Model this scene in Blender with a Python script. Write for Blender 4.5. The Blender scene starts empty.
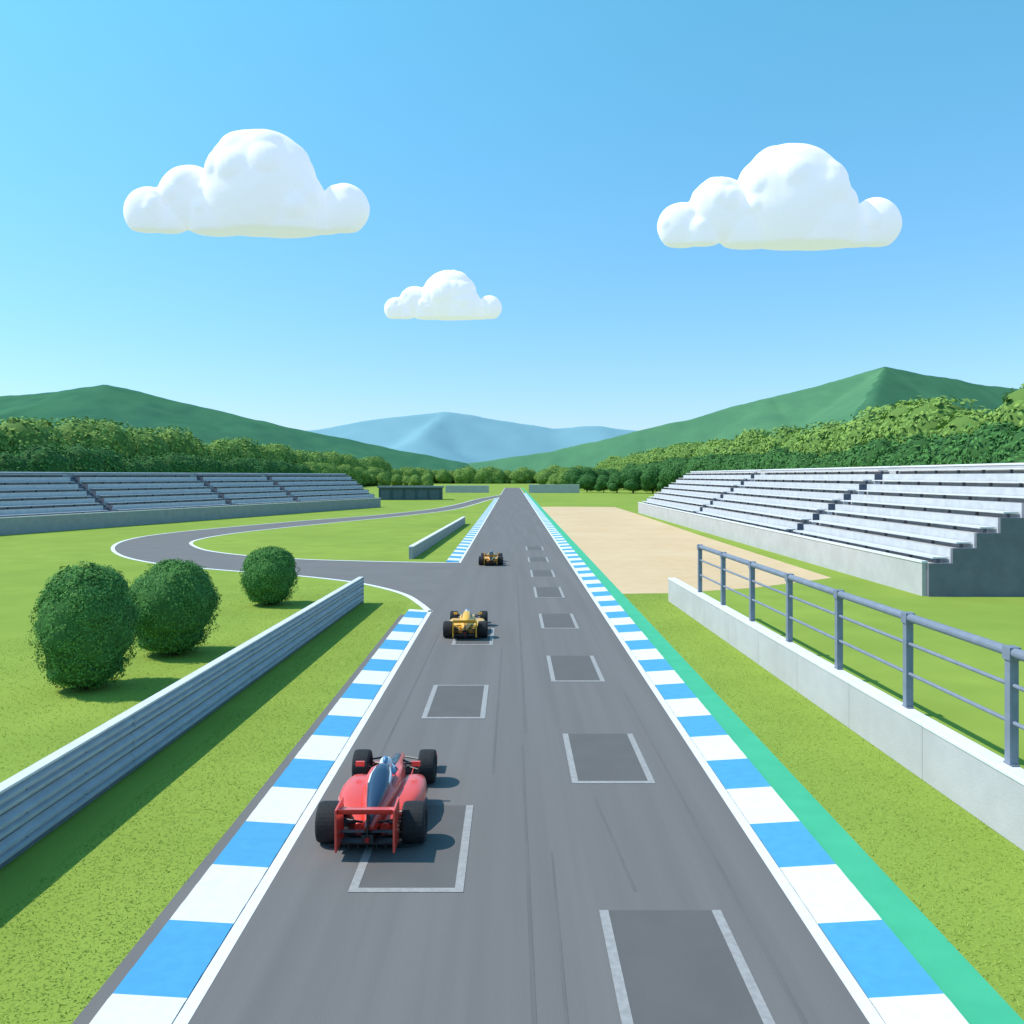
import bpy, math, random
import numpy as np
from mathutils import Vector, Matrix, noise
random.seed(7); rng = np.random.default_rng(7)
scene = bpy.context.scene
COL = scene.collection

# ------------------------------------------------------------------ materials
def mat(name, c1, c2=None, rough=0.8, scale=3.0, detail=4.0, bump=0.0, bscale=40.0, metallic=0.0,
        coat=0.0, stretch=(1,1,1), c3=None, scale3=0.1, f3=0.5, spec=0.3):
    m = bpy.data.materials.new(name); m.use_nodes = True
    nt = m.node_tree; N = nt.nodes; L = nt.links
    b = N["Principled BSDF"]
    b.inputs["Roughness"].default_value = rough
    b.inputs["Metallic"].default_value = metallic
    b.inputs["Specular IOR Level"].default_value = spec
    b.inputs["Coat Weight"].default_value = coat
    tc = N.new("ShaderNodeTexCoord")
    mp = N.new("ShaderNodeMapping"); mp.inputs["Scale"].default_value = stretch
    L.new(tc.outputs["Object"], mp.inputs["Vector"])
    if c2 is None: c2 = tuple(x*0.85 for x in c1)
    nz = N.new("ShaderNodeTexNoise"); nz.inputs["Scale"].default_value = scale; nz.inputs["Detail"].default_value = detail
    L.new(mp.outputs[0], nz.inputs["Vector"])
    rp = N.new("ShaderNodeValToRGB")
    rp.color_ramp.elements[0].position = 0.35; rp.color_ramp.elements[1].position = 0.65
    rp.color_ramp.elements[0].color = (*c1, 1); rp.color_ramp.elements[1].color = (*c2, 1)
    L.new(nz.outputs["Fac"], rp.inputs["Fac"])
    out = rp.outputs["Color"]
    if c3 is not None:
        n3 = N.new("ShaderNodeTexNoise"); n3.inputs["Scale"].default_value = scale3; n3.inputs["Detail"].default_value = 4
        L.new(mp.outputs[0], n3.inputs["Vector"])
        r3 = N.new("ShaderNodeMapRange"); r3.inputs["From Min"].default_value = 0.4; r3.inputs["From Max"].default_value = 0.68
        r3.inputs["To Max"].default_value = f3
        L.new(n3.outputs["Fac"], r3.inputs["Value"])
        mx = N.new("ShaderNodeMix"); mx.data_type = 'RGBA'
        L.new(r3.outputs[0], mx.inputs[0]); L.new(out, mx.inputs[6]); mx.inputs[7].default_value = (*c3, 1)
        out = mx.outputs[2]
    L.new(out, b.inputs["Base Color"])
    if bump > 0:
        nb = N.new("ShaderNodeTexNoise"); nb.inputs["Scale"].default_value = bscale; nb.inputs["Detail"].default_value = 2
        L.new(tc.outputs["Object"], nb.inputs["Vector"])
        bp = N.new("ShaderNodeBump"); bp.inputs["Strength"].default_value = bump; bp.inputs["Distance"].default_value = 0.02
        L.new(nb.outputs["Fac"], bp.inputs["Height"]); L.new(bp.outputs[0], b.inputs["Normal"])
    return m
def plain(name,c,rough=.8,spec=.1):
    m=bpy.data.materials.new(name); m.use_nodes=True; b=m.node_tree.nodes["Principled BSDF"]
    b.inputs["Base Color"].default_value=(*c,1); b.inputs["Roughness"].default_value=rough; b.inputs["Specular IOR Level"].default_value=spec
    return m

M = {}
M['grass'] = mat("grass", (0.250,0.330,0.055), (0.290,0.375,0.065), 0.95, 0.35, 4, 0.3, 25, c3=(0.205,0.290,0.048), scale3=0.06, f3=0.6, spec=0.05)
M['blade'] = mat("grass_blade", (0.30,0.39,0.066), (0.35,0.44,0.08), 0.8, 1.5, 2, spec=0.1)
M['asphalt'] = mat("asphalt", (0.172,0.155,0.149), (0.186,0.168,0.162), 0.9, 0.5, 5, 0.25, 60, stretch=(2.2,0.06,1), c3=(0.152,0.137,0.132), scale3=0.9, f3=0.7)
M['asphalt_loop'] = mat("asphalt_loop", (0.182,0.165,0.159), (0.167,0.151,0.145), 0.9, 0.4, 5, 0.25, 60)
M['asphalt_box'] = mat("grid_box_asphalt", (0.126,0.115,0.111), (0.136,0.124,0.120), 0.9, 1.3, 5, 0.2, 60)
M['rubber_mark'] = mat("rubber_mark", (0.142,0.129,0.125), (0.160,0.146,0.141), 0.85, 2.0, 5, stretch=(3,0.3,1))
M['white'] = mat("white_paint", (0.82,0.79,0.77), (0.77,0.74,0.72), 0.6, 6, 4, 0.1, 60)
M['boxline'] = mat("worn_line_paint", (0.38,0.355,0.345), (0.31,0.29,0.28), 0.7, 9, 4, 0.1, 60)
M['blue'] = mat("blue_paint", (0.085,0.355,0.60), (0.075,0.325,0.56), 0.6, 5, 4, 0.1, 60)
M['green'] = mat("green_runoff_paint", (0.065,0.46,0.25), (0.055,0.42,0.225), 0.8, 1.2, 4, 0.2, 50)
M['sand'] = mat("gravel_trap", (0.68,0.47,0.27), (0.64,0.435,0.24), 0.95, 0.8, 5, 0.5, 12, c3=(0.72,0.52,0.32), scale3=0.12, f3=0.7)
M['concrete'] = mat("concrete", (0.55,0.515,0.51), (0.50,0.47,0.465), 0.9, 1.5, 5, 0.3, 18, c3=(0.44,0.41,0.395), scale3=0.5, f3=0.5)
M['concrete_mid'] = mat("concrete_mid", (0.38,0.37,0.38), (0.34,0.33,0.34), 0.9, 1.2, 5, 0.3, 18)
M['concrete_dark'] = mat("concrete_dark", (0.19,0.19,0.225), (0.16,0.16,0.195), 0.9, 1.2, 5, 0.3, 18)
M['cap'] = mat("white_coping", (0.80,0.78,0.77), (0.74,0.72,0.71), 0.7, 2.5, 4, 0.1, 20)
M['bench'] = mat("bench_white", (0.70,0.68,0.68), (0.64,0.62,0.62), 0.6, 1.5, 4)
M['riser'] = mat("riser_pale", (0.58,0.57,0.58), (0.50,0.49,0.50), 0.8, 1.5, 4)
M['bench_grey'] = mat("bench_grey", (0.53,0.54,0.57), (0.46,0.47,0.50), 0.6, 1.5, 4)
M['steel'] = mat("galvanised_steel", (0.42,0.45,0.51), (0.36,0.39,0.45), 0.5, 3, 4, metallic=0.1)
M['steel_dark'] = mat("steel_dark", (0.18,0.205,0.25), (0.15,0.175,0.21), 0.5, 3, 4, metallic=0.1)
M['railpaint'] = mat("railing_paint", (0.24,0.26,0.32), (0.20,0.22,0.27), 0.5, 3, 4)
M['teal'] = mat("shed_cladding", (0.08,0.12,0.15), (0.065,0.10,0.125), 0.7, 1, 4)
M['door'] = mat("shed_door", (0.11,0.15,0.18), (0.09,0.13,0.155), 0.7, 1, 4)
M['roof'] = mat("shed_roof", (0.24,0.28,0.30), (0.20,0.23,0.25), 0.7, 1, 4)
M['bark'] = plain("bark", (0.08,0.055,0.035))
def leafset(nm, cs): return [plain(nm+"_%d"%i, c) for i,c in enumerate(cs)]
L_dark = leafset("leaf_dark", [(0.075,0.20,0.055),(0.10,0.245,0.062),(0.055,0.16,0.048)])
L_light = leafset("leaf_light", [(0.225,0.35,0.080),(0.26,0.39,0.085),(0.19,0.31,0.07)])
L_shrub = leafset("leaf_shrub", [(0.095,0.245,0.060),(0.125,0.285,0.066),(0.075,0.21,0.054)])
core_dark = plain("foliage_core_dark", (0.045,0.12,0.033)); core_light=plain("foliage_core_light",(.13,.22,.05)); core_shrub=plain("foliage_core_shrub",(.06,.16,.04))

# ------------------------------------------------------------------ mesh builder
class MB:
    def __init__(s): s.v=[]; s.f=[]; s.m=[]; s.mats=[]
    def mi(s, m):
        if m not in s.mats: s.mats.append(m)
        return s.mats.index(m)
    def face(s, pts, m):
        n=len(s.v); s.v += [tuple(p) for p in pts]; s.f.append(tuple(range(n,n+len(pts)))); s.m.append(s.mi(m))
    def box(s, c, d, m, R=None):
        x,y,z=d[0]/2,d[1]/2,d[2]/2
        P=[Vector(p) for p in ((-x,-y,-z),(x,-y,-z),(x,y,-z),(-x,y,-z),(-x,-y,z),(x,-y,z),(x,y,z),(-x,y,z))]
        if R is not None: P=[R@p for p in P]
        c=Vector(c); n=len(s.v); s.v += [tuple(p+c) for p in P]
        for q in ((0,3,2,1),(4,5,6,7),(0,1,5,4),(1,2,6,5),(2,3,7,6),(3,0,4,7)):
            s.f.append(tuple(n+i for i in q)); s.m.append(s.mi(m))
    def bb(s, x0,x1,y0,y1,z0,z1,m): s.box(((x0+x1)/2,(y0+y1)/2,(z0+z1)/2),(x1-x0,y1-y0,z1-z0),m)
    def rings(s, rings, m, cap=True, flip=False):
        n=len(s.v); k=len(rings[0])
        for r in rings: s.v += [tuple(p) for p in r]
        mi=s.mi(m)
        for i in range(len(rings)-1):
            for j in range(k):
                a=n+i*k+j; b=n+i*k+(j+1)%k; c=b+k; d=a+k
                s.f.append((a,b,c,d) if not flip else (d,c,b,a)); s.m.append(mi)
        if cap:
            s.f.append(tuple(n+j for j in range(k))[::-1]); s.m.append(mi)
            s.f.append(tuple(n+(len(rings)-1)*k+j for j in range(k))); s.m.append(mi)
    def cyl(s, p1, p2, r1, r2, m, k=8):
        p1=Vector(p1); p2=Vector(p2); d=(p2-p1).normalized()
        a=d.orthogonal().normalized(); b=d.cross(a)
        R=[]
        for p,r in ((p1,r1),(p2,r2)):
            R.append([p+a*(r*math.cos(t))+b*(r*math.sin(t)) for t in [2*math.pi*i/k for i in range(k)]])
        s.rings(R, m)
    def loft(s, secs, m, k=20, e=2.6, cap=True):
        R=[]
        for (y,cx,cz,hw,hh) in secs:
            r=[]
            for i in range(k):
                t=2*math.pi*i/k; c=math.cos(t); q=math.sin(t)
                r.append((cx+hw*math.copysign(abs(c)**(2/e),c), y, cz+hh*math.copysign(abs(q)**(2/e),q)))
            R.append(r)
        s.rings(R, m, cap, flip=(secs[-1][0]>secs[0][0]))
    def sphere(s, c, r, m, k=16, kk=10, sc=(1,1,1)):
        R=[]
        for i in range(kk+1):
            ph=math.pi*i/kk; rr=max(math.sin(ph),0.001)
            R.append([(c[0]+r*sc[0]*rr*math.cos(2*math.pi*j/k), c[1]+r*sc[1]*rr*math.sin(2*math.pi*j/k), c[2]-r*sc[2]*math.cos(ph)) for j in range(k)])
        s.rings(R, m, cap=False)
    def obj(s, name, parent=None, smooth=False, bevel=0.0, loc=None):
        me=bpy.data.meshes.new(name); me.from_pydata(s.v,[],s.f)
        for m in s.mats: me.materials.append(m)
        me.polygons.foreach_set("material_index", s.m)
        if smooth: me.polygons.foreach_set("use_smooth",[True]*len(s.f))
        me.update()
        o=bpy.data.objects.new(name,me); COL.objects.link(o)
        if parent: o.parent=parent
        if loc: o.location=loc
        if bevel>0:
            b=o.modifiers.new("bevel",'BEVEL'); b.width=bevel; b.segments=2; b.limit_method='ANGLE'
        if smooth:
            e=o.modifiers.new("split",'EDGE_SPLIT'); e.split_angle=math.radians(40)
        return o
def empty(name, loc=(0,0,0), rz=0, sc=1):
    o=bpy.data.objects.new(name,None); COL.objects.link(o); o.location=loc; o.rotation_euler=(0,0,rz); o.scale=(sc,)*3
    o.empty_display_size=0.5
    return o
def sheet(name, polys, m, z, parent=None):
    b=MB()
    for p in polys: b.face([(x,y,z) for x,y in p], m)
    return b.obj(name,parent)

# ------------------------------------------------------------------ ground
b=MB(); S=9000
b.face([(-S,-300,0),(S,-300,0),(S,S,0),(-S,S,0)], M['grass']); b.obj("grass_ground")

XL,XR=-4.05,4.44
road=empty("race_track")
b=MB(); 
ys=list(np.linspace(-20,480,51))
for i in range(50): b.face([(XL,ys[i],.008),(XR,ys[i],.008),(XR,ys[i+1],.008),(XL,ys[i+1],.008)],M['asphalt'])
b.obj("asphalt_surface",road)
def cr(P,n=12):
    out=[]; P=[Vector((p[0],p[1],0)) for p in P]
    for i in range(len(P)-1):
        a=P[max(i-1,0)];p=P[i];q=P[i+1];d=P[min(i+2,len(P)-1)]
        for k in range(n):
            t=k/n
            out.append(0.5*((2*p)+(q-a)*t+(2*a-5*p+4*q-d)*t*t+(3*p-a-3*q+d)*t**3))
    out.append(P[-1]); return out
outer=[(-3.95,41.6),(-4.67,44.2),(-5.9,47.7),(-7.8,50.9),(-10.2,53.7),(-14.2,56.8),(-20.2,60.2),(-26.3,64.5),(-31.9,71),(-36.5,79.6),(-39.1,88.4),(-39.3,97.5),(-36.5,109),(-30.6,125.7),(-22.5,145),(-15.8,171),(-12.2,205),(-9.8,245),(-3.9,300)]
inner=[(-3.95,65.2),(-5.5,65.3),(-7.5,65.6),(-9.6,66.0),(-12.2,66.6),(-16.5,68.0),(-21.6,71.0),(-26.2,75.4),(-29.4,80.5),(-31.4,85.2),(-32.1,89.8),(-31.9,95.5),(-30.4,103.5),(-25.2,120),(-17.6,142),(-11.4,168),(-8.6,200),(-6.6,232),(-3.9,265)]
co,ci=cr(outer),cr(inner)
loop=empty("loop_road")
b=MB()
for i in range(len(co)-1):
    b.face([(co[i].x,co[i].y,.004),(co[i+1].x,co[i+1].y,.004),(ci[i+1].x,ci[i+1].y,.004),(ci[i].x,ci[i].y,.004)][::-1],M['asphalt_loop'])
b.obj("loop_asphalt",loop)
def ribbon(c,w,m,z,name,parent):
    b=MB(); L=[];R=[]
    for i,p in enumerate(c):
        t=(c[min(i+1,len(c)-1)]-c[max(i-1,0)]).normalized(); n=Vector((-t.y,t.x,0))
        L.append(p+n*w/2);R.append(p-n*w/2)
    for i in range(len(c)-1): b.face([(R[i].x,R[i].y,z),(R[i+1].x,R[i+1].y,z),(L[i+1].x,L[i+1].y,z),(L[i].x,L[i].y,z)],m)
    return b.obj(name,parent)
ribbon(co,.32,M['white'],.012,"edge_line_outer",loop)
ribbon(ci,.32,M['white'],.012,"edge_line_inner",loop)
b=MB()
for (x0,x1,y0,y1) in ((-4.02,-3.84,-20,42),(-4.02,-3.84,65,262),(-4.02,-3.84,300,480),(4.24,4.42,-20,480)):
    b.face([(x0,y0,.012),(x1,y0,.012),(x1,y1,.012),(x0,y1,.012)],M['white'])
b.obj("edge_lines",road)
bf=MB(); bl=MB(); lw=.14
boxes=[(1.30,3.12,9.4,13.0,3),(-2.56,-.76,13.56,17.14,1),(1.27,3.03,18.36,21.9,0),(-2.43,-.72,23.27,27.0,2),(1.24,2.94,27.45,31.4,0),(-2.33,-.74,33.4,37.1,1),(1.25,2.86,37.0,41.0,0),(1.24,2.83,46.4,50.8,0),(1.24,2.8,55.8,60,0),(1.24,2.8,65.5,69.5,0),(1.24,2.8,76,80,0)]
for x0,x1,y0,y1,t in boxes:
    bf.face([(x0,y0,.012),(x1,y0,.012),(x1,y1,.012),(x0,y1,.012)],M['asphalt_box'])
    q=lambda a,c,d,e: bl.face([(a,d,.016),(c,d,.016),(c,e,.016),(a,e,.016)],M['boxline'])
    q(x0,x0+lw,y0+lw,y1); q(x1-lw,x1,y0+lw,y1); q(x0,x1,y0,y0+lw)
    if t==2: q(x0+lw,x1-lw,y1-.08,y1)
bf.obj("grid_box_infill",road); bl.obj("grid_box_lines",road)
b=MB()
for (x,w,y0,y1,dx) in ((.23,.07,8,21,.0),(.62,.05,10,15,.05),(1.9,.06,13.6,17.5,-.25),(-.45,.06,19,33,.05),(3.45,.07,9,26,-.1),(.3,.08,22,60,0),(-3.1,.06,18,40,.1)):
    b.face([(x,y0,.0115),(x+w,y0,.0115),(x+w*.6+dx,y1,.0115),(x+dx,y1,.0115)],M['rubber_mark'])
b.obj("rubber_marks",road)
sheet("track_shoulder",[[(-5.22,-20),(-4.05,-20),(-4.05,40.8),(-5.22,40.8)]],M['asphalt_loop'],.004)
sheet("painted_runoff",[[(5.36,-20),(6.1,-20),(6.1,480),(5.36,480)]],M['green'],.006)
def kerb(name,x0,x1,y0,y1,sgn):
    b=MB(); lo=.02; hi=.075
    k=math.floor((y0-12.6)/1.8)
    while 12.6+1.8*k < y1:
        ya=max(y0,12.6+1.8*k); yb=min(y1,12.6+1.8*(k+1)); m=M['white'] if k%2==0 else M['blue']
        n=3
        for i in range(n):
            u=ya+(yb-ya)*i/n; v=ya+(yb-ya)*(i+1)/n
            um=u+(v-u)*.78
            za,zb=(lo,hi) if sgn>0 else (hi,lo)
            dz=.007
            b.face([(x0,u,za),(x1,u,zb),(x1,um,zb+dz),(x0,um,za+dz)],m)
            b.face([(x0,um,za+dz),(x1,um,zb+dz),(x1,v,zb),(x0,v,za)],m)
        b.face([(x0,ya,0),(x0,ya,za),(x0,yb,za),(x0,yb,0)],m)
        b.face([(x1,ya,0),(x1,yb,0),(x1,yb,zb),(x1,ya,zb)],m)
        if ya==y0: b.face([(x0,ya,0),(x1,ya,0),(x1,ya,zb),(x0,ya,za)],m)
        k+=1
    return b.obj(name)
kerb("kerb",4.43,5.36,-9,330,1)
kerb("kerb",-4.96,-4.03,-9,42,-1)
kerb("kerb",-4.96,-4.03,65.5,250,-1)
gp=[(6.1,48),(9,48.3),(14,50.5),(20.4,55.5),(20.6,96),(21.4,150),(21.5,182),(14,184),(6.1,184)]
b=MB(); b.face([(x,y,.004) for x,y in gp],M['sand']); b.obj("gravel_trap")

def blades(x0,x1,y0,y1,n,h,parent,name,lam=None):
    X=rng.uniform(x0,x1,n); Y=y0+(y1-y0)*rng.random(n)**1.5
    if lam is not None:
        k=lam(X,Y); X=X[k];Y=Y[k]; n=len(X)
    a=rng.uniform(0,2*math.pi,n); hh=h*rng.uniform(.5,1.3,n); w=.009*rng.uniform(.7,1.5,n)
    lx=rng.normal(0,.035,n); ly=rng.normal(0,.035,n)
    V=np.zeros((n,3,3))
    V[:,0]=np.c_[X-np.cos(a)*w,Y-np.sin(a)*w,np.zeros(n)]
    V[:,1]=np.c_[X+np.cos(a)*w,Y+np.sin(a)*w,np.zeros(n)]
    V[:,2]=np.c_[X+lx,Y+ly,hh]
    me=bpy.data.meshes.new(name)
    me.vertices.add(n*3); me.vertices.foreach_set("co",V.ravel())
    me.loops.add(n*3); me.loops.foreach_set("vertex_index",np.arange(n*3))
    me.polygons.add(n); me.polygons.foreach_set("loop_start",np.arange(n)*3); me.polygons.foreach_set("loop_total",np.full(n,3))
    me.materials.append(M['blade']); me.update(); me.validate()
    o=bpy.data.objects.new(name,me); COL.objects.link(o); o.parent=parent
ge=empty("grass_blades")
blades(-7.6,-5.22,8,45,34000,.021,ge,"verge_left")
blades(6.12,8.9,8,48,34000,.021,ge,"verge_right",lambda X,Y: X< 8.9-(Y-17)*.023)
blades(-20,-8.7,14,52,40000,.032,ge,"field_left")

# ------------------------------------------------------------------ guardrail (left)
def lineframe(p0,p1):
    a=Vector((p0[0],p0[1],0)); c=Vector((p1[0],p1[1],0)); L=(c-a).length; rz=math.atan2(c.y-a.y,c.x-a.x)
    return a,L,rz
a,L,rz=lineframe((-8.62,7.0),(-7.68,44.5))
g=empty("guardrail",a,rz)
b=MB()
prof=[(.02,.0),(-.02,.03),(-.085,.08),(-.085,.14),(-.01,.18),(-.01,.20),(-.085,.24),(-.085,.30),(-.02,.35),(.02,.385)]
seg=4.0; n=int(L/seg)+1
for j in range(3):
    z0=.08+j*.41
    for i in range(n):
        xa=i*seg; xb=min(L,xa+seg)
        off=-.006*(i%2)
        for k in range(len(prof)-1):
            (y1,z1),(y2,z2)=prof[k],prof[k+1]
            b.face([(xa,y1+off,z0+z1),(xb,y1+off,z0+z1),(xb,y2+off,z0+z2),(xa,y2+off,z0+z2)],M['steel'])
b.obj("corrugated_beams",g)
b=MB(); b.bb(0,L,.024,.06,.0,1.30,M['steel_dark']); b.obj("backing_panel",g)
b=MB(); b.bb(0,L,-.09,.16,1.303,1.35,M['bench']); b.obj("top_cap",g,bevel=.008)
b=MB()
for i in range(int(L/2)+1):
    x=min(i*2+.06,L-.06); b.bb(x-.05,x+.05,.062,.15,0,1.298,M['steel_dark'])
    for z in (.27,.68,1.09): b.cyl((x,-.03,z),(x,-.012,z),.025,.025,M['steel_dark'],6)
b.bb(L,L+.06,-.09,.14,0,1.345,M['steel'])
b.obj("posts",g)

# ------------------------------------------------------------------ right concrete wall + railing
a,L,rz=lineframe((8.12,45.2),(9.06,7.0))
w=empty("concrete_wall",a,rz)
b=MB(); c=MB(); seg=3.8; n=math.ceil(L/seg)
for i in range(n):
    xa=i*seg; xb=min(L,xa+seg-.012)
    b.bb(xa,xb,0,.36,0,1.14,M['concrete']); c.bb(xa,xb,-.02,.38,1.143,1.22,M['cap'])
b.obj("wall_panels",w,bevel=.01); c.obj("coping",w,bevel=.012)
r=empty("metal_railing",a,rz)
b=MB(); yp=.30; zt=3.28
px=[5.6+3.95*i for i in range(0,9) if 5.6+3.95*i<L]
x0=px[0]
for z,rad in ((zt,.095),(2.68,.04),(2.0,.04)): b.cyl((x0-.25 if z==zt else x0,yp,z),(L,yp,z),rad,rad,M['railpaint'],12)
for p in px:
    b.bb(p-.085,p+.085,yp-.085,yp+.085,1.225,zt-.05,M['railpaint'])
    b.bb(p-.14,p+.14,yp-.079,yp+.079,1.222,1.25,M['steel_dark'])
    b.bb(p-.12,p+.12,yp-.11,yp+.11,zt-.14,zt+.105,M['railpaint'])
b.obj("posts_and_rails",r,bevel=.008)
a,L,rz=lineframe((-7.75,68),(-6.35,118))
w=empty("concrete_barrier",a,rz)
b=MB(); c=MB()
for i in range(13):
    xa=i*4; xb=min(L,xa+3.98)
    if xb<=xa: break
    b.bb(xa,xb,0,.32,0,.92,M['concrete_mid']); c.bb(xa,xb,-.02,.34,.923,1.0,M['cap'])
b.obj("barrier_blocks",w,bevel=.01); c.obj("coping",w)
for (x0,x1,y,h) in ((6.5,26,335,3.0),(-26,-9,340,2.6)):
    w=empty("boundary_wall",(0,y,0))
    b=MB()
    k=x0
    while k<x1:
        e=min(k+3.2,x1); b.bb(k,e-.03,0,.4,0,h,M['concrete']); k+=3.2
    b.obj("panels",w)
    c=MB(); c.bb(x0,x1,-.08,.48,h+.003,h+.25,M['cap']); c.obj("coping",w)
s=empty("pit_shed",(-27.5,236,0),math.radians(4))
b=MB(); b.bb(-8.6,8.6,0,7,0,3.3,M['teal'])
b.obj("walls",s)
b=MB(); b.bb(-9,9,-.5,7.4,3.303,3.75,M['roof']); b.obj("flat_roof",s)
b=MB()
for i in range(5): b.bb(-7.9+i*3.3,-5.5+i*3.3,-.06,-.003,.1,2.7,M['door'])
b.obj("roller_doors",s)
b=MB()
for i in range(6): b.bb(-8.55+i*3.3,-8.3+i*3.3,-.12,-.065,0,3.3,M['teal'])
b.obj("pilasters",s)

# ------------------------------------------------------------------ grandstands
def stand(loc,rz,L,D,N,hf,H,aisles,mb,mr,mt,mw,me_):
    g=empty("grandstand",loc,rz)
    d=D/N; r=(H-.55-hf)/(N-1)
    secs=[]; y=0
    for a_ in sorted(aisles): secs.append((y,a_-.8)); y=a_+.8
    secs.append((y,L))
    b=MB(); bench=MB(); sup=MB()
    for (y0,y1) in secs:
        for i in range(N):
            x0=i*d; z=hf+i*r
            b.face([(x0,y0,z),(x0+d,y0,z),(x0+d,y1,z),(x0,y1,z)],mt)
            if i<N-1: b.face([(x0+d,y1,z),(x0+d,y0,z),(x0+d,y0,z+r),(x0+d,y1,z+r)],mr)
            bench.bb(x0+d*.30,x0+d*.93,y0+.12,y1-.12,z+.26,z+.34,mb)
            yy=y0+.5
            while yy<y1-.3:
                sup.bb(x0+d*.60,x0+d*.74,yy,yy+.1,z+.002,z+.258,me_); yy+=3.2
        for yv,fl in ((y0,False),(y1,True)):
            pts=[(0,yv,0),(0,yv,hf)]
            for i in range(N):
                pts.append(((i+1)*d,yv,hf+i*r))
                if i<N-1: pts.append(((i+1)*d,yv,hf+(i+1)*r))
            pts.append((D,yv,0))
            b.face(pts if fl else pts[::-1], me_)
    for a_ in aisles:
        for i in range(2*N):
            x0=i*d/2; z=hf-.25+(i-1)*r/2
            b.bb(x0,x0+d/2,a_-.797,a_+.797,0,max(z,.3),M['steel_dark'])  # dark colour stands in for the shadow in the stepped aisles
    b.obj("terrace_steps",g); bench.obj("benches",g); sup.obj("bench_supports",g)
    b=MB(); b.bb(-.25,-.003,0,L,0,hf+.05,mw); b.obj("front_wall",g)
    c=MB(); c.bb(-.30,.05,-.05,L+.05,hf+.053,hf+.15,M['cap']); c.obj("front_coping",g)
    b=MB(); b.bb(D+.003,D+.28,0,L,0,H,mw); b.obj("rear_wall",g)
    c=MB(); c.bb(D-.06,D+.34,-.05,L+.05,H+.003,H+.12,M['cap']); c.obj("rear_coping",g)
    for yv in (-.25,L+.003):
        b=MB()
        for i in range(N): b.bb(i*d-.002*(i==0),(i+1)*d-.002,yv,yv+.247,0,hf+i*r+.04,me_)  # end walls darker than the terraces: their shade is put into the colour
        b.obj("end_wall",g)
    return g
stand((22.45,47.1,0),0,106,9.0,7,1.75,7.2,[24.5,62],M['bench'],M['riser'],M['concrete'],M['concrete'],M['concrete_dark'])
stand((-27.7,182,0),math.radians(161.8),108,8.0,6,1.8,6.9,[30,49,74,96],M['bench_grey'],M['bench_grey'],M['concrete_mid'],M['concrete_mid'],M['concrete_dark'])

# ------------------------------------------------------------------ foliage
def leafmesh(name, blobs, n, size, leafmats, core=0.86, trunk=None, rough=.12, seed=0, cm_=None):
    cm_=cm_ or core_dark
    r=np.random.default_rng(seed)
    B=np.array(blobs); area=(B[:,3]*B[:,4]); pr=area/area.sum()
    idx=r.choice(len(B),n,p=pr)
    d=r.normal(size=(n,3)); d/=np.linalg.norm(d,axis=1)[:,None]
    rad=1-np.abs(r.normal(0,rough,n))+r.random(n)*.06
    ph=B[idx,0]*3.1
    cl=1+.10*np.sin(d[:,0]*9+ph)*np.sin(d[:,1]*8+ph)*np.sin(d[:,2]*10+ph)*1.5
    sc=np.c_[B[idx,3],B[idx,3],B[idx,4]]
    C=B[idx,:3]+d*sc*(rad*cl)[:,None]
    C[:,2]=np.maximum(C[:,2],.05)
    nrm=d+r.normal(0,.34,(n,3)); nrm/=np.linalg.norm(nrm,axis=1)[:,None]
    up=r.normal(size=(n,3)); t=np.cross(nrm,up); t/=np.linalg.norm(t,axis=1)[:,None]; s=np.cross(nrm,t)
    h=(size*r.uniform(.6,1.3,n))[:,None]
    V=np.stack([C-t*h*.9,C-s*h*.5,C+t*h*.9,C+s*h*.5],1).reshape(-1,3)
    b=MB()
    for m in leafmats: b.mi(m)
    if trunk:
        H=trunk
        b.cyl((0,0,0),(0.1,0,H*.35),.035*H*.8,.02*H,M['bark'],8)
        for k in range(6):
            q=B[k%len(B)]
            b.cyl((0.1,0,H*.30+.03*H*k/6),(q[0]*.7,q[1]*.7,q[2]*.9),.013*H,.004*H,M['bark'],5)
    for (x,y,z,rr,rz_) in blobs:
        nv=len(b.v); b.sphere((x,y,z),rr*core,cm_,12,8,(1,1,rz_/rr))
        for i in range(nv,len(b.v)):
            p=Vector(b.v[i]); c=Vector((x,y,z)); q=c+(p-c)*(1+.16*noise.noise(p*(1.6/rr))); b.v[i]=(q.x,q.y,max(q.z,.02))
    n0=len(b.v)
    me=bpy.data.meshes.new(name)
    allv=np.vstack([np.array(b.v),V]); 
    loops=[i for f in b.f for i in f]; tot=[len(f) for f in b.f]
    loops=np.concatenate([np.array(loops,dtype=np.int64),np.arange(n*4)+n0]); tot=np.concatenate([np.array(tot),np.full(n,4)])
    st=np.concatenate([[0],np.cumsum(tot)[:-1]])
    li=r.choice(3,n,p=[.45,.33,.22])
    mi=np.concatenate([np.array(b.m),li])
    me.vertices.add(len(allv)); me.vertices.foreach_set("co",allv.ravel())
    me.loops.add(len(loops)); me.loops.foreach_set("vertex_index",loops)
    me.polygons.add(len(tot)); me.polygons.foreach_set("loop_start",st); me.polygons.foreach_set("loop_total",tot)
    for m in b.mats: me.materials.append(m)
    me.polygons.foreach_set("material_index",mi.astype(np.int32))
    me.update(); me.validate()
    return me
def treeblobs(seed,H,W):
    r=random.Random(seed); out=[(0,0,H*.60,W*.42,H*.38)]
    for k in range(10):
        an=r.uniform(0,6.28); rr=W*r.uniform(.18,.32); z=H*r.uniform(.28,.68)
        q=W*r.uniform(.17,.25)*(1.15 if z<H*.6 else .95)
        out.append((rr*math.cos(an),rr*math.sin(an),z,q,q*.9))
    return out
TV={}
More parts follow.
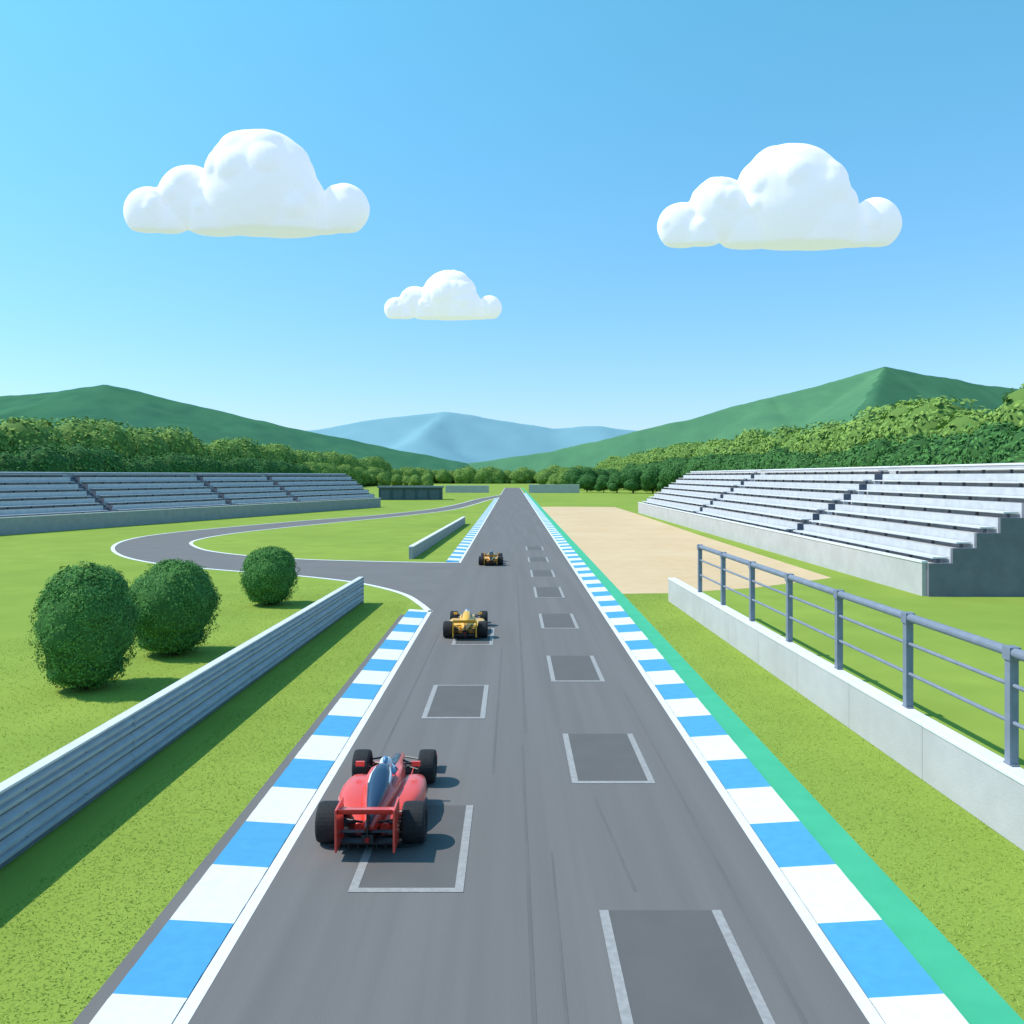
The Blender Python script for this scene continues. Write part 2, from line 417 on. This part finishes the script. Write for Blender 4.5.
for tag,ls in (('d',L_dark),('l',L_light)):
    TV[tag]=[leafmesh("tree_crown_%s%d"%(tag,i),treeblobs(10+i,14,12),5200,.36,ls,core=.92,trunk=14,rough=.045,seed=i,cm_=core_dark if tag=='d' else core_light) for i in range(4)]
def trees(name,pts,sink=.9):
    e=empty(name)
    for (x,y,h,tag) in pts:
        o=bpy.data.objects.new("tree",random.choice(TV[tag])); COL.objects.link(o); o.parent=e
        s=h/14*random.uniform(.86,1.10)
        o.location=(x,y,-sink*s); o.scale=(s*random.uniform(.95,1.2),s*random.uniform(.95,1.2),s); o.rotation_euler=(0,0,random.uniform(0,6.28))
    return e
P=[]
y=105
while y<720:
    st=11.5 if y<350 else 15
    P.append((-86+random.uniform(-2,2)-(y-150)*.02,y,13.0,'d' if y<380 else 'l')); P.append((-103+random.uniform(-3,3)-(y-150)*.01,y+5,21.5,'l'))
    P.append((-95,y+5,9,'d'))
    y+=st
trees("distant_trees",P)
P=[]; y=88
while y<720:
    st=11.5 if y<350 else 15
    P.append((62+random.uniform(-2,2),y,14,'d' if y<450 else 'l')); P.append((77+random.uniform(-3,3),y+5,21.5,'l'))
    P.append((70,y+5,9,'d'))
    y+=st
for i in range(6): P.append((30+i*5.5+random.uniform(-1,1),345-i*6,8.0+i*.7,'d'))
for i in range(5): P.append((29+i*6,400+i*3,11,'d'))
trees("distant_trees",P)
P=[]
for i in range(34): P.append((-140+i*6.8+random.uniform(-1,1),745+random.uniform(-8,8),random.uniform(16,20),'l'))
for i in range(11): P.append((-125+i*7+random.uniform(-1,1),560+random.uniform(-10,10),random.uniform(9,12),'l'))
for i in range(10): P.append((20+i*5.5,520+random.uniform(-10,10),random.uniform(10,13),'l'))
trees("distant_trees",P,sink=3.2)
def shrub(x,y,W,H,seed):
    r=random.Random(seed)
    bl=[(0,0,H*.49,W*.46,H*.46)]
    for k in range(20):
        an=r.uniform(0,6.28); ph=r.uniform(-.75,1.3); q=r.uniform(.17,.25)
        bl.append((W*(.50-q)*math.cos(an)*math.cos(ph),W*(.50-q)*math.sin(an)*math.cos(ph),H*.5+H*(.48-q*.9)*math.sin(ph),W*q,W*q))
    bl.append((0,0,H*.18,W*.36,H*.17))
    e=empty("round_shrub",(x,y,0))
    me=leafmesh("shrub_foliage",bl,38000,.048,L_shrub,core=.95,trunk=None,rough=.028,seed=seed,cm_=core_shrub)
    o=bpy.data.objects.new("foliage",me); COL.objects.link(o); o.parent=e
    b=MB(); b.cyl((0,0,0),(0,0,H*.4),.12,.08,M['bark'],8); b.obj("trunk",e)
shrub(-13.0,26.6,3.1,4.0,1); shrub(-12.4,31.8,3.3,3.5,2); shrub(-12.25,44.0,2.95,2.95,3)

# ------------------------------------------------------------------ hills
def hillmat(nm,c1,c2,c3,s):
    return mat(nm,c1,c2,0.95,s,6,c3=c3,scale3=s*.25,f3=.6,spec=.0)
def hill(name,ridges,slope,x0,x1,y0,y1,nx,ny,m,na,ns,m2=None,sel=None):
    segs=[]
    for R in ridges:
        for i in range(len(R)-1): segs.append((np.array(R[i],float),np.array(R[i+1],float)))
    X,Y=np.meshgrid(np.linspace(x0,x1,nx),np.linspace(y0,y1,ny))
    Z=np.full(X.shape,-60.0)
    for a,c in segs:
        d=c[:2]-a[:2]; L2=(d**2).sum(); t=np.clip(((X-a[0])*d[0]+(Y-a[1])*d[1])/L2,0,1)
        dist=np.hypot(X-a[0]-t*d[0],Y-a[1]-t*d[1]); Z=np.maximum(Z,a[2]+t*(c[2]-a[2])-slope*dist)
    V=[]
    for x,y,z in zip(X.ravel(),Y.ravel(),Z.ravel()):
        q=noise.fractal(Vector((x*ns,y*ns,1.3)),1.0,2.0,5)
        V.append((x,y,z+na*q*min(1,max(z+10,0)/40)-1))
    F=[];MI=[]
    for j in range(ny-1):
        for i in range(nx-1):
            k=j*nx+i; F.append((k,k+1,k+nx+1,k+nx))
            cx=(V[k][0]+V[k+1][0])/2; cy=(V[k][1]+V[k+nx][1])/2
            MI.append(1 if (sel and sel(cx,cy)) else 0)
    me=bpy.data.meshes.new(name); me.from_pydata(V,[],F); me.materials.append(m)
    if m2: me.materials.append(m2)
    me.polygons.foreach_set("material_index",MI)
    me.polygons.foreach_set("use_smooth",[True]*len(F)); me.update()
    o=bpy.data.objects.new(name,me); COL.objects.link(o)
hl=hillmat("hill_forest_left",(0.050,0.150,0.090),(0.064,0.18,0.102),(0.072,0.20,0.10),.03)
hr=hillmat("hill_forest_right",(0.090,0.220,0.118),(0.11,0.255,0.128),(0.075,0.195,0.105),.03)
hr2=hillmat("hill_shaded_flank",(0.055,0.155,0.085),(0.068,0.18,0.095),(0.048,0.14,0.078),.03)
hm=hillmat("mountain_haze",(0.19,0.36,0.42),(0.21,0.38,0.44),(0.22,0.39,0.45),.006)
hill("hill",[[(-1400,1250,90),(-789,1200,111),(-627,1200,124),(-561,1200,135),(-389,1200,94),(-237,1200,60),(-85,1200,30),(30,1200,8)],[(-561,1200,133),(-640,900,40)]],.34,-1500,150,740,1650,260,120,hl,2.0,.02)
# shade painted as a darker green on the flank right of the spur
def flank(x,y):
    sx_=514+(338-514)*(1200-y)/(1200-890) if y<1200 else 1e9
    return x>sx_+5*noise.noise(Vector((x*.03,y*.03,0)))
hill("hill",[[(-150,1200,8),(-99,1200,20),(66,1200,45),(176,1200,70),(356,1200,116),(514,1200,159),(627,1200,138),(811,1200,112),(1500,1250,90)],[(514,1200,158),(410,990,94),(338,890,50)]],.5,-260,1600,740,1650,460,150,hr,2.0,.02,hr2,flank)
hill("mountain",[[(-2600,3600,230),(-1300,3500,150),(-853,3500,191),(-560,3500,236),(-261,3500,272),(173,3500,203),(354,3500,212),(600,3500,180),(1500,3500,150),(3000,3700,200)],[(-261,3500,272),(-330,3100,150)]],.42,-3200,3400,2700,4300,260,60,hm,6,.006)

# ------------------------------------------------------------------ clouds
cm=bpy.data.materials.new("cloud"); cm.use_nodes=True
cb=cm.node_tree.nodes["Principled BSDF"]; cb.inputs["Base Color"].default_value=(.72,.67,.73,1); cb.inputs["Roughness"].default_value=1; cb.inputs["Specular IOR Level"].default_value=0
# glow added to lift the shaded undersides, standing in for scattered light
cb.inputs["Emission Color"].default_value=(.83,.88,1,1); cb.inputs["Emission Strength"].default_value=.52
def cloud(cx,base,y,k,seed):
    lobes=[(-99,21,25),(-60,37,33),(12,46,57.5),(97,24,26),(-32,24,34),(50,22,34),(-80,14,20),(75,15,22),(-18,40,36),(35,26,45)]
    b=MB(); rr=random.Random(seed)
    for (x,z,r) in lobes:
        yo=rr.uniform(-4,4)
        b.sphere((x*k,yo*k,z*k),r*k,cm,40,26,(1,.6,1))
        for q in range(int(r*.28)):
            th=rr.uniform(0,2*math.pi); u=rr.uniform(-.1,.95); s=math.sqrt(1-u*u); pr=r*rr.uniform(.30,.48)
            rad=(r-pr*.92)
            b.sphere(((x+rad*s*math.cos(th))*k,(yo+rad*.6*s*math.sin(th))*k,(z+rad*u)*k),pr*k,cm,18,12,(1,.8,1))
    o=b.obj("cloud"); o.location=(cx,y,base)
    rm=o.modifiers.new("r",'REMESH'); rm.mode='VOXEL'; rm.voxel_size=1.2*k; rm.use_smooth_shade=True
    sm=o.modifiers.new("s",'SMOOTH'); sm.iterations=14; sm.factor=.7
    t=bpy.data.textures.new("cn",'CLOUDS'); t.noise_scale=26*k; t.noise_depth=1
    dm=o.modifiers.new("d",'DISPLACE'); dm.texture=t; dm.strength=1.8*k; dm.texture_coords='LOCAL'; dm.mid_level=.5
    dg=bpy.context.evaluated_depsgraph_get(); me2=bpy.data.meshes.new_from_object(o.evaluated_get(dg))
    o.modifiers.clear(); o.data=me2
    n=len(me2.vertices); co_=np.empty(n*3); me2.vertices.foreach_get("co",co_); co_=co_.reshape(-1,3)
    z=co_[:,2]; lo=z<3*k
    co_[lo,2]=3*k-(3*k)*(1-np.exp(-(3*k-z[lo])/(4*k)))
    me2.vertices.foreach_set("co",co_.ravel()); me2.update()
    me2.polygons.foreach_set("use_smooth",[True]*len(me2.polygons))
    if not me2.materials: me2.materials.append(cm)
cloud(-455,425,1500,1.71,1)
cloud(463,402,1500,1.71,2)
cloud(-197,457,2500,1.37,3)

# ------------------------------------------------------------------ race cars
def paint(nm,c): return mat(nm,c,tuple(x*.93 for x in c),.32,2,3,coat=.4,spec=.5)
tyre=mat("tyre_rubber",(.018,.018,.020),(.026,.026,.028),.75,20,4)
rimm=mat("wheel_rim",(.10,.10,.11),(.13,.13,.14),.35,5,3,metallic=.7)
carb=mat("carbon_black",(.020,.022,.026),(.03,.032,.036),.4,8,3)
red=paint("red_paint",(.84,.075,.048)); yel=paint("yellow_paint",(.90,.47,.03)); org=paint("amber_paint",(.86,.40,.03))
navy=paint("navy_paint",(.018,.038,.085)); wht=paint("car_white",(.75,.77,.80)); lblue=paint("helmet_blue",(.12,.25,.42))
lamp=mat("rain_light",(.35,.01,.01),None,.3)
def wheel(b,x,y,r,w):
    k=32; h=w/2
    prof=[(-h*.55,.02),(-h*.55,r*.50),(-h*.80,r*.56),(-h*.96,r*.62),(-h,r*.80),(-h*.93,r*.93),(-h*.78,r*.985),(-h*.4,r),(h*.4,r),(h*.78,r*.985),(h*.93,r*.93),(h,r*.80),(h*.96,r*.62),(h*.80,r*.56),(h*.55,r*.50),(h*.55,.02)]
    for i in range(len(prof)-1):
        (xa,ra),(xb,rb)=prof[i],prof[i+1]
        m=rimm if (i<2 or i>=len(prof)-3) else tyre
        for j in range(k):
            t=2*math.pi*j/k; u=2*math.pi*(j+1)/k
            b.face([(x+xa,y+ra*math.cos(t),r+ra*math.sin(t)),(x+xa,y+ra*math.cos(u),r+ra*math.sin(u)),(x+xb,y+rb*math.cos(u),r+rb*math.sin(u)),(x+xb,y+rb*math.cos(t),r+rb*math.sin(t))],m)
    for sg in (-1,1):
        b.cyl((x+sg*h*.5,y,r),(x+sg*h*.72,y,r),.05,.04,rimm,10)
        for q in range(6):
            t=q*math.pi/3; b.cyl((x+sg*h*.58,y+.04*math.cos(t),r+.04*math.sin(t)),(x+sg*h*.60,y+r*.48*math.cos(t),r+r*.48*math.sin(t)),.022,.018,rimm,6)
def wing(b,x0,x1,y,z,ch,th,ang,m):
    P=[]
    for i in range(14):
        t=2*math.pi*i/14; c=math.cos(t)*ch/2; tt=math.sin(t)*th/2*(1.15-.5*(0.5-.5*math.cos(t)))
        P.append((y+c*math.cos(ang)-tt*math.sin(ang), z+c*math.sin(ang)+tt*math.cos(ang)))
    b.rings([[(x0,p,q) for p,q in P],[(x1,p,q) for p,q in P]],m)
def car(x,y,sc,body,cover,accent,rz=0):
    e=empty("formula_race_car",(x,y,.012),rz,sc)
    b=MB()
    b.loft([(-.42,0,.34,.09,.10),(-.1,0,.38,.14,.15),(.3,0,.42,.23,.22),(.8,0,.43,.32,.27),(1.3,0,.43,.37,.27),(1.75,0,.42,.36,.26),(2.2,0,.41,.32,.23),(2.7,0,.39,.25,.18),(3.1,0,.36,.19,.14),(3.6,0,.31,.14,.095),(3.95,0,.25,.10,.06),(4.08,0,.235,.06,.03)],body,24,2.7)
    for s in (-1,1):
        b.loft([(-.05,s*.22,.24,.08,.10),(.18,s*.32,.27,.16,.15),(.5,s*.42,.31,.25,.20),(.95,s*.50,.335,.30,.225),(1.4,s*.53,.34,.29,.225),(1.8,s*.54,.34,.25,.20),(2.02,s*.54,.34,.21,.165)],body,24,3.0)
        b.loft([(.9,s*.22,.60,.06,.05),(1.3,s*.27,.66,.07,.075),(1.8,s*.27,.655,.06,.065),(2.2,s*.23,.60,.04,.04)],body,14,2.2)
    b.obj("bodywork",e,smooth=True)
    b=MB()
    for s in (-1,1):
        b.loft([(2.022,s*.54,.34,.185,.14),(2.03,s*.54,.34,.18,.135)],carb,20,3.0)
    b.bb(-.72,.72,-.30,1.9,.045,.072,carb)
    b.bb(-.45,.45,1.903,2.6,.045,.072,carb)
    b.bb(-.50,.50,-.50,-.303,.16,.19,carb)
    for i in range(7): b.bb(-.49+i*.16,-.475+i*.16,-.52,-.305,.05,.158,carb)
    b.bb(-.10,.10,-.55,-.25,.20,.34,carb)
    b.sphere((0,1.72,.655),.21,carb,20,10,(1,2.1,.25))
    b.loft([(1.40,0,.83,.075,.07),(1.415,0,.83,.07,.065)],carb,14,2.2)
    b.obj("floor_and_diffuser",e)
    b=MB()
    b.loft([(-.38,0,.46,.03,.04),(-.1,0,.53,.08,.09),(.2,0,.59,.14,.14),(.6,0,.66,.20,.18),(1.0,0,.74,.20,.20),(1.25,0,.80,.155,.17),(1.40,0,.84,.10,.09)],cover,20,2.5)
    b.loft([(2.25,0,.615,.13,.035),(2.7,0,.55,.12,.035),(3.2,0,.475,.085,.03),(3.6,0,.40,.06,.02)],cover,14,2.4)
    b.obj("engine_cover",e,smooth=True)
    b=MB()
    for s in (-1,1):
        b.loft([(.75,s*.17,.74,.045,.05),(1.0,s*.165,.81,.05,.06),(1.25,s*.12,.87,.04,.045)],accent,12,2.2)
        b.cyl((s*.30,1.98,.64),(s*.52,1.98,.72),.012,.012,carb,6)
        b.box((s*.56,1.97,.73),(.17,.06,.09),body)
    b.obj("mirrors_and_flashes",e,smooth=True)
    b=MB()
    b.sphere((0,1.66,.84),.135,wht,20,14,(.95,1.08,1)); 
    b.sphere((0,1.70,.845),.125,carb,18,12,(1.0,1.02,.45))
    b.sphere((0,1.62,.90),.105,lblue,18,12,(.6,1.05,.9))
    b.loft([(1.50,0,.66,.20,.06),(1.62,0,.68,.22,.09),(1.78,0,.66,.20,.07),(1.9,0,.62,.15,.05)],lblue,16,2.3)
    b.cyl((-.16,1.85,.66),(-.07,2.08,.67),.045,.03,lblue,8); b.cyl((.16,1.85,.66),(.07,2.08,.67),.045,.03,lblue,8)
    b.cyl((-.12,2.10,.67),(.12,2.10,.67),.025,.025,carb,8)
    b.obj("driver",e,smooth=True)
    b=MB()
    wing(b,-.47,.47,-.46,.73,.46,.06,math.radians(-10),body)
    wing(b,-.47,.47,-.72,.80,.22,.035,math.radians(-40),body)
    wing(b,-.47,.47,-.45,.36,.20,.03,math.radians(-8),carb)
    for s in (-1,1):
        b.box((s*.49,-.50,.50),(.034,.62,.72),body)
    b.box((0,-.46,.50),(.03,.22,.44),carb)
    b.box((0,-.57,.26),(.07,.03,.09),lamp)
    b.obj("rear_wing",e,bevel=.006)
    b=MB()
    wing(b,-.78,.78,3.86,.12,.34,.035,math.radians(-6),body)
    wing(b,-.76,-.12,3.66,.17,.16,.025,math.radians(-22),body); wing(b,.12,.76,3.66,.17,.16,.025,math.radians(-22),body)
    for s in (-1,1):
        b.box((s*.80,3.80,.16),(.022,.52,.22),body); b.box((s*.07,3.9,.18),(.02,.2,.12),body)
        b.box((s*.42,2.50,.25),(.02,.45,.28),body)
    b.obj("front_wing",e,bevel=.004)
    b=MB()
    for s in (-1,1):
        for (ya,yb,za,zb) in ((2.75,2.98,.46,.46),(3.25,3.0,.46,.46),(2.75,2.98,.26,.22),(3.25,3.0,.26,.22),(2.9,3.0,.5,.24)):
            b.cyl((s*.18,ya,za),(s*.66,yb,zb),.022,.02,carb,6)
        for (ya,yb,za,zb) in ((.35,.02,.46,.46),(-.25,-.02,.44,.46),(.35,.02,.22,.22),(-.28,-.02,.2,.22)):
            b.cyl((s*.14,ya,za),(s*.78,yb,zb),.022,.02,carb,6)
        b.cyl((s*.1,0,.34),(s*.75,0,.345),.03,.03,carb,8)
    b.obj("suspension",e)
    for nm,wx,wy,r,w in (("wheel_rl",-.75,0,.35,.42),("wheel_rr",.75,0,.35,.42),("wheel_fl",-.69,3.0,.34,.36),("wheel_fr",.69,3.0,.34,.36)):
        b=MB(); wheel(b,wx,wy,r,w); b.obj(nm,e,smooth=True)
car(-2.48,15.45,1.0,red,navy,wht)
car(-1.87,35.0,.93,yel,yel,carb)
car(-1.54,63.4,.93,org,carb,yel)

# ------------------------------------------------------------------ light
el=math.radians(52); rot=math.radians(-86)
Sv=Vector((math.sin(rot)*math.cos(el),math.cos(rot)*math.cos(el),math.sin(el)))
sl=bpy.data.lights.new("sun",'SUN'); sl.energy=4.2; sl.angle=math.radians(.5); sl.color=(1,.965,.90)
so=bpy.data.objects.new("sun",sl); COL.objects.link(so); so.rotation_euler=Sv.to_track_quat('Z','Y').to_euler(); so.location=(-60,10,80)
W=bpy.data.worlds.new("World"); scene.world=W; W.use_nodes=True
nt=W.node_tree; bg=nt.nodes["Background"]
sk=nt.nodes.new("ShaderNodeTexSky"); sk.sky_type='NISHITA'; sk.sun_disc=False; sk.sun_elevation=el; sk.sun_rotation=rot%(2*math.pi)
sk.air_density=1.0; sk.dust_density=.3; sk.ozone_density=1.0; sk.altitude=200
tc=nt.nodes.new("ShaderNodeTexCoord"); sx=nt.nodes.new("ShaderNodeSeparateXYZ"); nt.links.new(tc.outputs["Generated"],sx.inputs[0])
rp=nt.nodes.new("ShaderNodeValToRGB"); rp.color_ramp.elements[0].position=0; rp.color_ramp.elements[0].color=(.40,.455,.68,1)
rp.color_ramp.elements[1].position=.48; rp.color_ramp.elements[1].color=(.45,.97,.92,1)
nt.links.new(sx.outputs["Z"],rp.inputs[0])
mx=nt.nodes.new("ShaderNodeMix"); mx.data_type='RGBA'; mx.blend_type='MULTIPLY'; mx.inputs[0].default_value=1
nt.links.new(sk.outputs[0],mx.inputs[6]); nt.links.new(rp.outputs[0],mx.inputs[7])
ms=nt.nodes.new("ShaderNodeVectorMath"); ms.operation='SCALE'; ms.inputs['Scale'].default_value=1.75
nt.links.new(mx.outputs[2],ms.inputs[0])
nt.links.new(ms.outputs[0],bg.inputs["Color"]); bg.inputs["Strength"].default_value=.15

cam=bpy.data.cameras.new("camera"); cam.sensor_width=36; cam.lens=36*870/1024; cam.shift_y=-36/1024; cam.clip_end=20000; cam.clip_start=.1
c=bpy.data.objects.new("camera",cam); COL.objects.link(c); c.location=(0,0,6.5); c.rotation_euler=(math.radians(90),0,0)
scene.camera=c
scene.view_settings.view_transform='Standard'; scene.view_settings.look='None'; scene.view_settings.exposure=0
